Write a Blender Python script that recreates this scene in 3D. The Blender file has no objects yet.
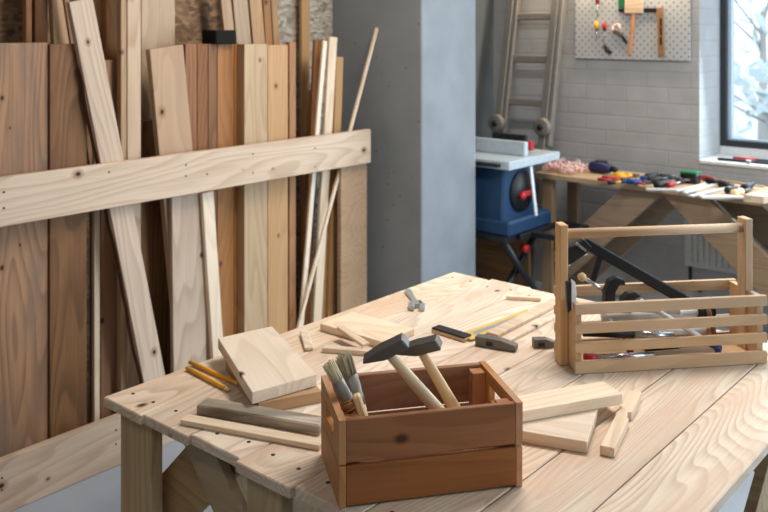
import bpy, bmesh, math, random
from mathutils import Vector, Matrix
random.seed(7)
SC = bpy.context.scene
COL = SC.collection
R = math.radians

# ------------------------------------------------------------------ camera, world, light, exposure
CAM_H, FPX, HOR, CX, YAW = 1.60, 870.0, 30.0, 384.0, R(40.6)
SY, CY = math.sin(YAW), math.cos(YAW)
cam_d = bpy.data.cameras.new('camera'); cam = bpy.data.objects.new('camera', cam_d); COL.objects.link(cam)
cam.location = (0, 0, CAM_H); cam.rotation_euler = (R(90), 0, YAW)
cam_d.sensor_width = 36; cam_d.lens = FPX / 768 * 36
cam_d.shift_y = -(256 - HOR) / 768
cam_d.clip_start = 0.05; cam_d.clip_end = 200
cam_d.dof.use_dof = True; cam_d.dof.focus_distance = 1.66; cam_d.dof.aperture_fstop = 6.3
SC.camera = cam
w = bpy.data.worlds.new('overcast_sky'); SC.world = w; w.use_nodes = True
bg = w.node_tree.nodes['Background']; bg.inputs[0].default_value = (.80, .91, 1, 1); bg.inputs[1].default_value = 2.0
vs = SC.view_settings
vs.view_transform = 'Standard'; vs.look = 'None'; vs.exposure = 0.0; vs.gamma = 1.0; vs.use_curve_mapping = False

def area(name, loc, target, sx, sy, power, col):
    l = bpy.data.lights.new(name, 'AREA'); l.shape = 'RECTANGLE'; l.size = sx; l.size_y = sy; l.energy = power; l.color = col
    o = bpy.data.objects.new(name, l); COL.objects.link(o); o.location = loc
    o.rotation_euler = (Vector(target) - Vector(loc)).to_track_quat('-Z', 'Y').to_euler(); return o
area('daylight_far_window', (-.62, 4.83, 1.66), (-.62, 2.0, .8), 2.1, 1.4, 60, (.74, .88, 1))
area('daylight_side_window', (2.34, 3.9, 1.72), (-1.9, 2.6, .9), 1.6, 1.5, 100, (.70, .86, 1))
area('ceiling_tube_light', (-1.3, 2.45, 2.92), (-1.3, 2.45, 0), 1.3, .25, 50, (1, .93, .86))
area('rear_fill_light', (-.3, -.7, 2.92), (-.9, .6, 0), 1.3, .25, 9.5, (1, .92, .83))  # fill lamp added behind the viewer to brighten faces turned this way

# ------------------------------------------------------------------ helpers
def C2W(xc, d, z=0.0): return Vector((CY * xc - SY * d, SY * xc + CY * d, z))
def at(px, py, z):                       # photo point at a known height
    d = FPX * (CAM_H - z) / (py - HOR); return C2W((px - CX) / FPX * d, d, z)
def onX(px, py, X):                      # photo point on the plane x = X
    r = (px - CX) / FPX; d = X / (CY * r - SY); return Vector((X, (SY * r + CY) * d, CAM_H - (py - HOR) / FPX * d))
def onY(px, py, Y):
    r = (px - CX) / FPX; d = Y / (SY * r + CY); return Vector(((CY * r - SY) * d, Y, CAM_H - (py - HOR) / FPX * d))
def atD(px, py, d): return C2W((px - CX) / FPX * d, d, CAM_H - (py - HOR) / FPX * d)
def frame(o, x, z):                      # matrix with local X along x and local Z close to z
    x = Vector(x).normalized(); z = Vector(z); y = z.cross(x).normalized(); z = x.cross(y)
    return Matrix(((x.x, y.x, z.x, o[0]), (x.y, y.y, z.y, o[1]), (x.z, y.z, z.z, o[2]), (0, 0, 0, 1)))

def frameZ(o, z, x):                     # matrix with local Z along z and local X close to x
    z = Vector(z).normalized(); x = Vector(x); y = z.cross(x).normalized(); x = y.cross(z)
    return Matrix(((x.x, y.x, z.x, o[0]), (x.y, y.y, z.y, o[1]), (x.z, y.z, z.z, o[2]), (0, 0, 0, 1)))

class MB:
    def __init__(s): s.bm = bmesh.new()
    def _add(s, vs, fs, M=None, bevel=0, smooth=False):
        b = bmesh.new()
        vv = [b.verts.new(v) for v in vs]
        for f in fs:
            try: fc = b.faces.new([vv[i] for i in f]); fc.smooth = smooth
            except ValueError: pass
        bmesh.ops.recalc_face_normals(b, faces=b.faces)
        if bevel: bmesh.ops.bevel(b, geom=b.edges[:], offset=bevel, segments=1, affect='EDGES')
        if M is not None: b.transform(M)
        me = bpy.data.meshes.new('t'); b.to_mesh(me); b.free(); s.bm.from_mesh(me); bpy.data.meshes.remove(me); return s
    def box(s, a, b, M=None, bevel=0.0):
        x0, y0, z0 = a; x1, y1, z1 = b
        return s._add([(x0,y0,z0),(x1,y0,z0),(x1,y1,z0),(x0,y1,z0),(x0,y0,z1),(x1,y0,z1),(x1,y1,z1),(x0,y1,z1)],
            [(0,3,2,1),(4,5,6,7),(0,1,5,4),(1,2,6,5),(2,3,7,6),(3,0,4,7)], M, bevel)
    def prism(s, poly, h0, h1, M=None, bevel=0.0):     # polygon in local XY, height along Z
        n = len(poly)
        vs = [(p[0], p[1], h0) for p in poly] + [(p[0], p[1], h1) for p in poly]
        return s._add(vs, [tuple(range(n))[::-1], tuple(range(n, 2*n))] + [(i, (i+1) % n, n+(i+1) % n, n+i) for i in range(n)], M, bevel)
    def lathe(s, prof, M=None, seg=16, sy=1.0):        # profile [(radius, height)] round local Z
        vs, fs = [], []
        for r, h in prof:
            for k in range(seg):
                a = 2 * math.pi * k / seg; vs.append((r * math.cos(a), sy * r * math.sin(a), h))
        for j in range(len(prof) - 1):
            for k in range(seg):
                fs.append((j*seg+k, j*seg+(k+1) % seg, (j+1)*seg+(k+1) % seg, (j+1)*seg+k))
        n = len(prof) - 1
        s._add(vs, fs + [tuple(range(seg)), tuple(range(n*seg, n*seg+seg))], M, 0, True); return s
    def tube(s, p, q, r, r2=None, seg=12):
        p, q = Vector(p), Vector(q); d = q - p
        z = d.normalized(); up = Vector((0,0,1)) if abs(z.z) < .9 else Vector((1,0,0))
        x = up.cross(z).normalized(); y = z.cross(x)
        M = Matrix(((x.x,y.x,z.x,p.x),(x.y,y.y,z.y,p.y),(x.z,y.z,z.z,p.z),(0,0,0,1)))
        return s.lathe([(r, 0), (r if r2 is None else r2, d.length)], M, seg)
    def path(s, pts, r, seg=8):
        for a, b in zip(pts, pts[1:]): s.tube(a, b, r, None, seg)
        return s
    def beam(s, p, q, w, t, n, bevel=.0015):           # board from p to q, width w, thickness t, face normal n
        p, q = Vector(p), Vector(q); L = (q - p).length
        return s.box((-L/2, -w/2, -t/2), (L/2, w/2, t/2), frame((p+q)/2, q-p, n), bevel)
    def clip(s, z, above=True):                        # saw the shape off level at height z
        bmesh.ops.bisect_plane(s.bm, geom=s.bm.verts[:]+s.bm.edges[:]+s.bm.faces[:], plane_co=(0,0,z), plane_no=(0,0,1 if above else -1), clear_outer=True)
        bmesh.ops.holes_fill(s.bm, edges=[e for e in s.bm.edges if e.is_boundary]); return s
    def build(s, name, mat, parent=None, M=None):
        me = bpy.data.meshes.new(name); s.bm.to_mesh(me); s.bm.free()
        for p in me.polygons:
            pass
        me.materials.append(mat)
        o = bpy.data.objects.new(name, me); COL.objects.link(o)
        if parent is not None: o.parent = parent
        if M is not None: o.matrix_basis = M
        return o
def tag(o, label, cat, group=None, kind=None):
    o['label'] = label; o['category'] = cat
    if group: o['group'] = group
    if kind: o['kind'] = kind
    return o
def thing(name, label, cat, M=None, group=None):
    o = bpy.data.objects.new(name, None); COL.objects.link(o); o.empty_display_size = .05
    if M is not None: o.matrix_basis = M
    return tag(o, label, cat, group)
def struct(name, mb, mat, parent=None):
    o = mb.build(name, mat, parent)
    if parent is None: o['kind'] = 'structure'
    return o
def copy_part(o, parent, M):
    c = o.copy(); COL.objects.link(c); c.parent = parent; c.matrix_basis = M; return c
T = Matrix.Translation

# ------------------------------------------------------------------ materials
def lin(c): return tuple((v/255/12.92 if v/255 <= .04045 else ((v/255+.055)/1.055)**2.4) for v in c) + (1,)
class NT:
    def __init__(s, name):
        s.m = bpy.data.materials.new(name); s.m.use_nodes = True; s.t = s.m.node_tree; s.b = s.t.nodes['Principled BSDF']
    def n(s, typ, **kw):
        o = s.t.nodes.new(typ)
        for k, v in kw.items(): setattr(o, k, v)
        return o
    def l(s, a, b): s.t.links.new(a, b)
    def math(s, op, a, b=None, clamp=False):
        o = s.n('ShaderNodeMath', operation=op, use_clamp=clamp)
        for i, v in enumerate((a, b)):
            if v is None: continue
            if isinstance(v, (int, float)): o.inputs[i].default_value = v
            else: s.l(v, o.inputs[i])
        return o.outputs[0]
    def mix(s, f, a, b, mode='MIX'):
        o = s.n('ShaderNodeMix', data_type='RGBA', blend_type=mode)
        for i, v in ((0, f), (6, a), (7, b)):
            if isinstance(v, (int, float, tuple)): o.inputs[i].default_value = v
            else: s.l(v, o.inputs[i])
        return o.outputs[2]
    def ramp(s, f, stops):
        o = s.n('ShaderNodeValToRGB'); e = o.color_ramp.elements
        e[0].position, e[0].color = stops[0]; e[1].position, e[1].color = stops[-1]
        for p, c in stops[1:-1]: q = e.new(p); q.color = c
        s.l(f, o.inputs[0]); return o.outputs[0]
def plain(name, rgb, rough=.6, metal=0.0, spec=.4):
    k = NT(name); k.b.inputs['Base Color'].default_value = lin(rgb); k.b.inputs['Roughness'].default_value = rough
    k.b.inputs['Metallic'].default_value = metal; k.b.inputs['Specular IOR Level'].default_value = spec
    tc = k.n('ShaderNodeTexCoord'); no = k.n('ShaderNodeTexNoise'); no.inputs['Scale'].default_value = 40; no.inputs['Detail'].default_value = 4
    k.l(tc.outputs['Object'], no.inputs['Vector'])
    c = lin(rgb); k.l(k.mix(no.outputs[0], tuple(v*.82 for v in c[:3])+(1,), tuple(min(1, v*1.12) for v in c[:3])+(1,)), k.b.inputs['Base Color'])
    k.l(k.math('ADD', k.math('MULTIPLY', no.outputs[0], .2), rough-.1, True), k.b.inputs['Roughness'])
    return k.m
def wood(name, light, dark, axis='X', ring=24.0, contrast=.55, knots=1.0, var=.12, stain=None, rough=.62, knotcol=(70,42,26)):
    k = NT(name); tc = k.n('ShaderNodeTexCoord'); oi = k.n('ShaderNodeObjectInfo'); ge = k.n('ShaderNodeNewGeometry')
    rnd = k.math('FRACT', k.math('ADD', oi.outputs['Random'], k.math('MULTIPLY', ge.outputs['Random Per Island'], 7.31)))
    off = k.n('ShaderNodeCombineXYZ')
    k.l(k.math('MULTIPLY', rnd, 37.0), off.inputs[0]); k.l(k.math('MULTIPLY', rnd, 11.0), off.inputs[1]); k.l(k.math('MULTIPLY', rnd, 23.0), off.inputs[2])
    small = k.n('ShaderNodeVectorMath', operation='ADD'); k.l(tc.outputs['Object'], small.inputs[0]); k.l(off.outputs[0], small.inputs[1])
    P = small.outputs[0]
    def scaled(a, c):
        mp = k.n('ShaderNodeMapping'); mp.inputs['Scale'].default_value = {'X': (a,c,c), 'Y': (c,a,c), 'Z': (c,c,a)}[axis]
        k.l(P, mp.inputs['Vector']); return mp.outputs[0]
    def noise(vec, sc, det=3, rg=.5):
        o = k.n('ShaderNodeTexNoise'); o.inputs['Scale'].default_value = sc; o.inputs['Detail'].default_value = det; o.inputs['Roughness'].default_value = rg
        k.l(vec, o.inputs['Vector']); return o.outputs[0]
    # growth rings: contour lines of a smooth stretched field
    f = noise(scaled(.55, 4.2), 1.0, 2.0, .35)
    saw = k.math('FRACT', k.math('MULTIPLY', f, ring))
    rings = k.math('MULTIPLY', k.math('POWER', saw, 2.2), k.math('SUBTRACT', 1.0, k.math('POWER', saw, 14.0)))
    fib = noise(scaled(5, 190), 1.0, 3, .6)
    tone = noise(scaled(1.1, 9), 1.0, 3, .5)
    v = k.math('ADD', k.math('MULTIPLY', rings, .75), k.math('ADD', k.math('MULTIPLY', k.math('SUBTRACT', fib, .5), .9), k.math('MULTIPLY', k.math('SUBTRACT', tone, .42), 1.1)), True)
    v = k.math('MULTIPLY', v, contrast, True)
    c = k.mix(v, lin(light), lin(dark))
    if stain:
        sm = noise(scaled(2.0, 7), 1.3, 6, .65)
        c = k.mix(k.ramp(sm, [(.45, (0,0,0,1)), (.68, (1,1,1,1))]), c, lin(stain))
    if knots:
        vo = k.n('ShaderNodeTexVoronoi', feature='F1'); vo.inputs['Scale'].default_value = 1.0; k.l(scaled(6.0, 9.0), vo.inputs['Vector'])
        sep = k.n('ShaderNodeSeparateColor'); k.l(vo.outputs['Color'], sep.inputs[0])
        sel = k.math('LESS_THAN', sep.outputs[0], .30 * knots)
        kd = k.math('MULTIPLY', k.math('SUBTRACT', 1.0, k.math('MULTIPLY', vo.outputs['Distance'], 9.5), True), sel)
        c = k.mix(k.math('MULTIPLY', kd, 1.6, True), c, lin(knotcol))
    hs = k.n('ShaderNodeHueSaturation'); k.l(c, hs.inputs['Color'])
    k.l(k.math('ADD', k.math('MULTIPLY', rnd, var*2), 1-var), hs.inputs['Value'])
    k.l(k.math('ADD', k.math('MULTIPLY', k.math('FRACT', k.math('MULTIPLY', rnd, 5.7)), .25), .85), hs.inputs['Saturation'])
    k.l(hs.outputs[0], k.b.inputs['Base Color'])
    k.b.inputs['Roughness'].default_value = rough; k.b.inputs['Specular IOR Level'].default_value = .3
    bp = k.n('ShaderNodeBump'); bp.inputs['Strength'].default_value = .25; bp.inputs['Distance'].default_value = .001
    k.l(fib, bp.inputs['Height']); k.l(bp.outputs[0], k.b.inputs['Normal'])
    return k.m
M = {}
M['pine']   = wood('pale_pine', (232,212,186), (192,154,118), 'X', knots=.8)
M['pineY']  = wood('pale_pine_planks', (229,211,188), (168,128,102), 'Y', ring=58, contrast=.82, knots=.6, var=.09, stain=(214,182,154))
M['pineZ']  = wood('pale_pine_upright', (222,197,160), (186,146,100), 'Z', knots=.5)
M['white']  = wood('planed_white_wood', (220,198,172), (172,138,106), 'X', contrast=.7, knots=.5)
M['rail'] = wood('rack_rail_wood', (206,180,154), (160,126,98), 'X', contrast=.8, knots=1)
M['whitish'] = wood('whitish_board', (196,170,140), (158,126,96), 'X', contrast=.75, knots=1)
M['rackpale'] = wood('pale_panel_board', (184,158,128), (146,116,88), 'X', contrast=.7)
M['rust'] = wood('rust_brown_board', (146,98,58), (84,52,30), 'X', contrast=.85)
M['tan']    = wood('tan_wood', (186,148,108), (140,100,66), 'X', knots=1)
M['amber']  = wood('amber_pine', (164,116,76), (110,68,40), 'X', knots=1)
M['honey']  = wood('honey_pine', (190,152,112), (148,108,74), 'X', knots=1.4)
M['brown']  = wood('brown_rough_wood', (180,128,82), (106,66,38), 'X', contrast=.95, stain=(136,108,84))
M['dark']   = wood('dark_weathered_wood', (138,98,62), (70,45,28), 'X', contrast=.95, stain=(120,80,50))
M['greywood'] = wood('grey_weathered_beam', (204,192,174), (88,74,60), 'X', contrast=1.0, stain=(116,104,90), knots=.5)
M['leg']    = wood('bench_leg_wood', (206,178,138), (152,120,84), 'Z', contrast=.7)
M['legX']   = wood('bench_brace_wood', (192,164,126), (138,106,74), 'X', contrast=.7)
M['crateX'] = wood('stained_crate_wood', (158,106,70), (106,64,40), 'X', contrast=.6, knots=1.0, var=.06)
M['crateY'] = wood('stained_crate_end', (190,136,90), (136,88,52), 'Y', contrast=.5, knots=.8, var=.06)
M['crateZ'] = wood('stained_crate_post', (186,124,78), (128,76,46), 'Z', contrast=.5, knots=.3)
M['boxX']   = wood('toolbox_slat_wood', (208,176,140), (166,128,94), 'X', contrast=.5, knots=.7, var=.05)
M['boxZ']   = wood('toolbox_end_wood', (208,172,132), (168,128,90), 'Z', contrast=.5, knots=.7, var=.06)
M['benchtop'] = wood('far_bench_top', (196,166,130), (146,112,80), 'X', contrast=.6)
M['farleg'] = wood('far_bench_leg', (166,138,108), (116,90,66), 'Z', contrast=.7)
M['farlegX'] = wood('far_bench_brace', (166,138,108), (116,90,66), 'X', contrast=.7)
M['handle'] = wood('ash_handle', (238,206,158), (200,158,110), 'Z', contrast=.5, knots=0, rough=.4)
M['stickred'] = wood('reddish_stick', (196,140,100), (150,96,62), 'X', knots=0)
M['steel']  = plain('dark_forged_steel', (112,108,104), .5, .55)
M['bright'] = plain('bright_steel', (196,198,200), .28, .95)
M['wrench'] = plain('tool_steel', (180,182,180), .35, .5)
M['black']  = plain('black_rubber', (24,24,27), .5)
M['foam'] = plain('dark_foam', (36,35,33), .95, 0, .1)
M['blackmetal'] = plain('black_painted_metal', (34,34,37), .38)
M['yellow'] = plain('yellow_paint', (246,176,40), .45)
M['graphite'] = plain('graphite', (40,38,38), .4)
M['brass']  = plain('brass_edge', (226,190,104), .45, .2)
M['bristle'] = plain('grey_bristle', (184,172,148), .9)
M['bristle2'] = plain('pale_bristle', (222,210,174), .9)
M['bristle3'] = plain('brown_bristle', (160,104,66), .9)
M['ferrule'] = plain('dull_ferrule', (146,142,136), .5, .45)
M['red']    = plain('red_plastic', (176,36,40), .45)
M['blue']   = plain('blue_plastic', (38,74,140), .45)
M['navy']   = plain('navy_plastic', (30,34,78), .45)
M['sawblue'] = plain('saw_blue', (30,60,92), .5)
M['green']  = plain('green_plastic', (24,110,70), .5)
M['pink']   = plain('pink_wood_curl', (238,200,192), .7)
M['whiteplastic'] = plain('white_plastic', (232,234,236), .5)
M['paleplastic'] = plain('pale_strip', (206,204,198), .5)
M['palegrey'] = plain('pale_grey_aluminium', (196,206,212), .4, .3)
M['alu']    = plain('dull_aluminium', (138,132,124), .5, .4)
M['radiator'] = plain('radiator_enamel', (206,206,200), .45)
M['frame']  = plain('anthracite_frame', (44,48,54), .5)
M['sash']   = plain('window_gasket', (196,212,226), .5)
M['sill']   = plain('white_sill', (226,226,224), .5)
M['screw']  = plain('dark_screw', (52,42,36), .5, .4)
M['snow']   = plain('snow', (240,244,250), .9)
M['bark']   = plain('bark', (176,172,168), .9)
M['barkbrown'] = plain('brown_bark', (92,64,46), .95)
M['leaf']   = plain('frosted_foliage', (206,218,218), .9)
M['lampwhite'] = plain('white_lamp_housing', (235,235,232), .5)
M['leather'] = plain('tan_wood_knob', (216,180,140), .5)

def knot(o, pts):                        # round knots at given places on a board (world points)
    m = o.data.materials[0].copy(); o.data.materials[0] = m; t = m.node_tree; b = t.nodes['Principled BSDF']
    W = (o.parent.matrix_basis if o.parent else Matrix()) @ o.matrix_basis; iv = W.inverted()
    tc = t.nodes.new('ShaderNodeTexCoord')
    for p, rad in pts:
        q = iv @ p
        mp = t.nodes.new('ShaderNodeMapping'); mp.inputs['Location'].default_value = (-q.x/rad/1.35, -q.y/rad, -q.z/rad); mp.inputs['Scale'].default_value = (1/rad/1.35, 1/rad, 1/rad)
        no = t.nodes.new('ShaderNodeTexNoise'); no.inputs['Scale'].default_value = 90
        ln = t.nodes.new('ShaderNodeVectorMath'); ln.operation = 'LENGTH'
        t.links.new(tc.outputs['Object'], mp.inputs['Vector']); t.links.new(tc.outputs['Object'], no.inputs['Vector']); t.links.new(mp.outputs[0], ln.inputs[0])
        ad = t.nodes.new('ShaderNodeMath'); ad.operation = 'MULTIPLY_ADD'; t.links.new(no.outputs[0], ad.inputs[0]); ad.inputs[1].default_value = .5; t.links.new(ln.outputs['Value'], ad.inputs[2])
        for edges, c in (((1.6, 2.4), (150,104,64)), ((.75, 1.25), (48,32,24))):
            mr = t.nodes.new('ShaderNodeMapRange'); mr.inputs[1].default_value, mr.inputs[2].default_value = edges; mr.inputs[3].default_value = 1 if c[0] < 100 else .55; mr.inputs[4].default_value = 0
            t.links.new(ad.outputs[0], mr.inputs[0]); mx = t.nodes.new('ShaderNodeMix'); mx.data_type = 'RGBA'
            src = b.inputs['Base Color'].links[0].from_socket
            t.links.new(mr.outputs[0], mx.inputs[0]); t.links.new(src, mx.inputs[6]); mx.inputs[7].default_value = lin(c); t.links.new(mx.outputs[2], b.inputs['Base Color'])
def wallmat(name, a, b, sc=6.0, bump=.2, pits=False, rough=.85):
    k = NT(name); tc = k.n('ShaderNodeTexCoord'); no = k.n('ShaderNodeTexNoise'); no.inputs['Scale'].default_value = sc; no.inputs['Detail'].default_value = 7
    k.l(tc.outputs['Object'], no.inputs['Vector']); c = k.mix(k.ramp(no.outputs[0], [(.35,(0,0,0,1)),(.65,(1,1,1,1))]), lin(a), lin(b))
    h = no.outputs[0]
    if pits:
        vo = k.n('ShaderNodeTexVoronoi'); vo.inputs['Scale'].default_value = 26; k.l(tc.outputs['Object'], vo.inputs['Vector'])
        sp = k.n('ShaderNodeSeparateColor'); k.l(vo.outputs['Color'], sp.inputs[0])
        m = k.math('MULTIPLY', k.math('LESS_THAN', vo.outputs['Distance'], .11), k.math('LESS_THAN', sp.outputs[0], .3))
        c = k.mix(m, c, lin(tuple(int(x*.55) for x in a)))
    k.l(c, k.b.inputs['Base Color']); k.b.inputs['Roughness'].default_value = rough
    bp = k.n('ShaderNodeBump'); bp.inputs['Strength'].default_value = bump; bp.inputs['Distance'].default_value = .003; k.l(h, bp.inputs['Height']); k.l(bp.outputs[0], k.b.inputs['Normal'])
    return k.m
M['concrete'] = wallmat('concrete', (128,133,136), (138,143,147), 5, .3, True)
M['floor'] = wallmat('grey_floor', (134,140,148), (150,156,164), 3, .1, False, .6)
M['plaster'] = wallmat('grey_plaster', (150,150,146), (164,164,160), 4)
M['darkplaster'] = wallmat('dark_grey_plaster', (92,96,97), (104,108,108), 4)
M['ceil'] = wallmat('grey_ceiling', (168,168,164), (180,180,176), 4)
def brick():
    k = NT('painted_brick'); tc = k.n('ShaderNodeTexCoord'); mp = k.n('ShaderNodeMapping'); mp.inputs['Rotation'].default_value = (R(90), 0, 0)
    k.l(tc.outputs['Object'], mp.inputs['Vector'])
    sx = k.n('ShaderNodeSeparateXYZ'); k.l(tc.outputs['Object'], sx.inputs[0]); cb = k.n('ShaderNodeCombineXYZ')
    k.l(k.math('ADD', sx.outputs[0], sx.outputs[1]), cb.inputs[0]); k.l(sx.outputs[2], cb.inputs[1])
    br = k.n('ShaderNodeTexBrick'); k.l(cb.outputs[0], br.inputs['Vector'])
    for nme, v in (('Scale', 1.0), ('Mortar Size', .006), ('Mortar Smooth', .4), ('Brick Width', .258), ('Row Height', .0905)): br.inputs[nme].default_value = v
    br.inputs['Color1'].default_value = lin((176,175,174)); br.inputs['Color2'].default_value = lin((170,169,168)); br.inputs['Mortar'].default_value = lin((166,168,170))
    no = k.n('ShaderNodeTexNoise'); no.inputs['Scale'].default_value = 9; no.inputs['Detail'].default_value = 6; k.l(tc.outputs['Object'], no.inputs['Vector'])
    k.l(k.mix(.25, br.outputs[0], k.ramp(no.outputs[0], [(.3, lin((152,152,152))), (.7, lin((194,196,198)))])), k.b.inputs['Base Color'])
    k.b.inputs['Roughness'].default_value = .7
    bp = k.n('ShaderNodeBump', invert=True); bp.inputs['Strength'].default_value = .5; bp.inputs['Distance'].default_value = .006
    k.l(br.outputs['Fac'], bp.inputs['Height']); k.l(bp.outputs[0], k.b.inputs['Normal']); return k.m
M['brick'] = brick()
def osb(name, cols):
    k = NT(name); tc = k.n('ShaderNodeTexCoord'); mp = k.n('ShaderNodeMapping'); mp.inputs['Scale'].default_value = (38, 30, 64); mp.inputs['Rotation'].default_value = (.5, 0, 0)
    k.l(tc.outputs['Object'], mp.inputs['Vector']); no = k.n('ShaderNodeTexNoise'); no.inputs['Scale'].default_value = 9; k.l(tc.outputs['Object'], no.inputs['Vector'])
    ad = k.n('ShaderNodeVectorMath', operation='ADD'); k.l(mp.outputs[0], ad.inputs[0])
    sc = k.n('ShaderNodeVectorMath', operation='SCALE'); sc.inputs['Scale'].default_value = 2.6; k.l(no.outputs['Color'], sc.inputs[0]); k.l(sc.outputs[0], ad.inputs[1])
    vo = k.n('ShaderNodeTexVoronoi'); vo.inputs['Scale'].default_value = 1.0; k.l(ad.outputs[0], vo.inputs['Vector'])
    sp = k.n('ShaderNodeSeparateColor'); k.l(vo.outputs['Color'], sp.inputs[0])
    k.l(k.ramp(sp.outputs[0], [(0, lin(cols[0])), (.5, lin(cols[1])), (1, lin(cols[2]))]), k.b.inputs['Base Color']); k.b.inputs['Roughness'].default_value = .8; return k.m
M['osb'] = osb('chipboard_brown', [(96,70,48), (132,100,70), (160,126,92)])
M['osbgrey'] = osb('chipboard_pale', [(130,118,102), (166,154,138), (196,186,170)])
def pegmat():
    k = NT('pegboard_white'); tc = k.n('ShaderNodeTexCoord'); sx = k.n('ShaderNodeSeparateXYZ'); k.l(tc.outputs['Object'], sx.inputs[0])
    u = k.math('MULTIPLY', k.math('ADD', sx.outputs[0], sx.outputs[2]), 1/.044); v = k.math('MULTIPLY', k.math('SUBTRACT', sx.outputs[0], sx.outputs[2]), 1/.044)
    a = k.math('SUBTRACT', k.math('FRACT', u), .5); b = k.math('SUBTRACT', k.math('FRACT', v), .5)
    d = k.math('SQRT', k.math('ADD', k.math('MULTIPLY', a, a), k.math('MULTIPLY', b, b)))
    k.l(k.mix(k.math('LESS_THAN', d, .17), lin((186,187,187)), lin((104,106,110))), k.b.inputs['Base Color']); k.b.inputs['Roughness'].default_value = .5; return k.m
M['peg'] = pegmat()
def glassmat():
    k = NT('window_glass'); t = k.n('ShaderNodeBsdfTransparent'); g = k.n('ShaderNodeBsdfGlossy'); g.inputs['Roughness'].default_value = .02
    t.inputs[0].default_value = (.96,.98,1,1); mx = k.n('ShaderNodeMixShader'); mx.inputs[0].default_value = .06
    k.l(t.outputs[0], mx.inputs[1]); k.l(g.outputs[0], mx.inputs[2]); k.l(mx.outputs[0], k.t.nodes['Material Output'].inputs[0]); return k.m
M['glass'] = glassmat()
def emit(name, col, s):
    k = NT(name); k.b.inputs['Emission Color'].default_value = col + (1,); k.b.inputs['Emission Strength'].default_value = s; return k.m
M['tube'] = emit('lamp_glow', (1,.86,.66), 6)

# ------------------------------------------------------------------ room shell
LW, FW, RW, BW, CH = -3.20, 4.85, 2.4, -1.6, 3.0
struct('floor', MB().box((LW-.2, BW-.2, -.1), (RW+.2, FW+.4, 0)), M['floor'])
struct('ceiling', MB().box((LW-.2, BW-.2, CH), (RW+.2, FW+.4, CH+.1)), M['ceil'])
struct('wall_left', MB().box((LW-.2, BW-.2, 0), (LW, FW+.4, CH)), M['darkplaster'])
struct('wall_back', MB().box((LW, BW-.2, 0), (RW, BW, CH)), M['plaster'])
WX0, WX1, WZ0, WZ1 = -1.83, .55, .875, 2.35
WT = .40
struct('wall_far', MB().box((LW, FW, 0), (WX0, FW+WT, CH)).box((WX1, FW, 0), (RW, FW+WT, CH)).box((WX0, FW, 0), (WX1, FW+WT, WZ0-.02)).box((WX0, FW, WZ1), (WX1, FW+WT, CH)), M['brick'])
SW0, SW1 = 3.0, 4.75
struct('wall_right', MB().box((RW, BW-.2, 0), (RW+.3, SW0, CH)).box((RW, SW1, 0), (RW+.3, FW+WT, CH)).box((RW, SW0, 0), (RW+.3, SW1, .9)).box((RW, SW0, 2.5), (RW+.3, SW1, CH)), M['plaster'])
struct('trim_1', MB().box((WX0+.001, FW-.012, WZ0-.02), (WX1-.001, FW+.38, WZ0), None, .003), M['sill'])
YF = FW + .32
def window(name, pts, depth, glass, M4):
    (x0, z0, x1, z1) = pts
    f = MB(); e = .036; xm = (x0+x1)/2
    for a, b in (((x0,0,z0),(x0+e,depth,z1)), ((x1-e,0,z0),(x1,depth,z1)), ((x0+e,0,z0),(x1-e,depth,z0+e)), ((x0+e,0,z1-e),(x1-e,depth,z1)), ((xm-.03,0,z0+e),(xm+.03,depth,z1-e))): f.box(a, b, None, .002)
    o = bpy.data.objects.new(name, None); COL.objects.link(o); o.matrix_basis = M4; o['kind'] = 'structure'
    f.build('window_frame', M['frame'], o)
    g = MB()
    for a, b in (((x0+e,depth*.6,z0+e),(x0+e+.02,depth*1.6,z1-e)), ((x1-e-.02,depth*.6,z0+e),(x1-e,depth*1.6,z1-e)), ((x0+e+.02,depth*.6,z0+e),(xm-.031,depth*1.6,z0+e+.008))): g.box(a, b)
    g.build('glazing_bead', M['sash'], o)
    MB().box((x0+e-.01, depth*.5, z0+e-.01), (x1-e+.01, depth*.5+.006, z1-e+.01)).build('window_pane', M['glass'], o)
    return o
window('window_1', (WX0, WZ0+.045, WX1, WZ1), .05, None, T((0, YF, 0)))
struct('trim_2', MB().box((WX0, YF+.005, WZ0), (WX1, YF+.065, WZ0+.045)), M['sill'])
window('window_2', (0, .9, SW1-SW0, 2.5), .07, None, T((RW+.12, SW1, 0)) @ Matrix.Rotation(R(-90), 4, 'Z'))

# concrete pillar
pl = struct('wall_pillar', MB().box((LW+.001, 3.30, 0), (-2.59, 3.76, CH), None, .006), M['concrete'])
# ceiling lamp
lt = thing('ceiling_light', 'long white tube light on the ceiling above the workbench', 'light', T((-1.3, 2.45, CH)))
MB().box((-.7, -.09, -.055), (.7, .09, 0), None, .01).build('lamp_housing', M['lampwhite'], lt)
MB().box((-.66, -.06, -.068), (.66, .06, -.056)).build('diffuser', M['tube'], lt)
lt_fill = thing('ceiling_light', 'added fill light on the ceiling behind the viewer', 'light', T((-.3, -.7, CH)))  # made-up fixture that goes with the added rear fill
for ch in list(lt.children): copy_part(ch, lt_fill, ch.matrix_basis)
# warm strip lamp over the pegboard (just above the picture)
lt = thing('wall_lamp', 'warm strip lamp on the brick wall above the pegboard', 'light', T((-2.35, FW, 2.12)))
MB().box((-.55, -.10, 0), (.55, 0, .04), None, .006).build('lamp_housing', M['lampwhite'], lt)
MB().box((-.53, -.085, -.012), (.53, -.03, -.001)).build('diffuser', M['tube'], lt)
area('warm_strip_light', (-2.35, FW-.13, 2.08), (-2.35, FW-.05, 0), 1.1, .05, 9, (1, .78, .52))

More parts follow.
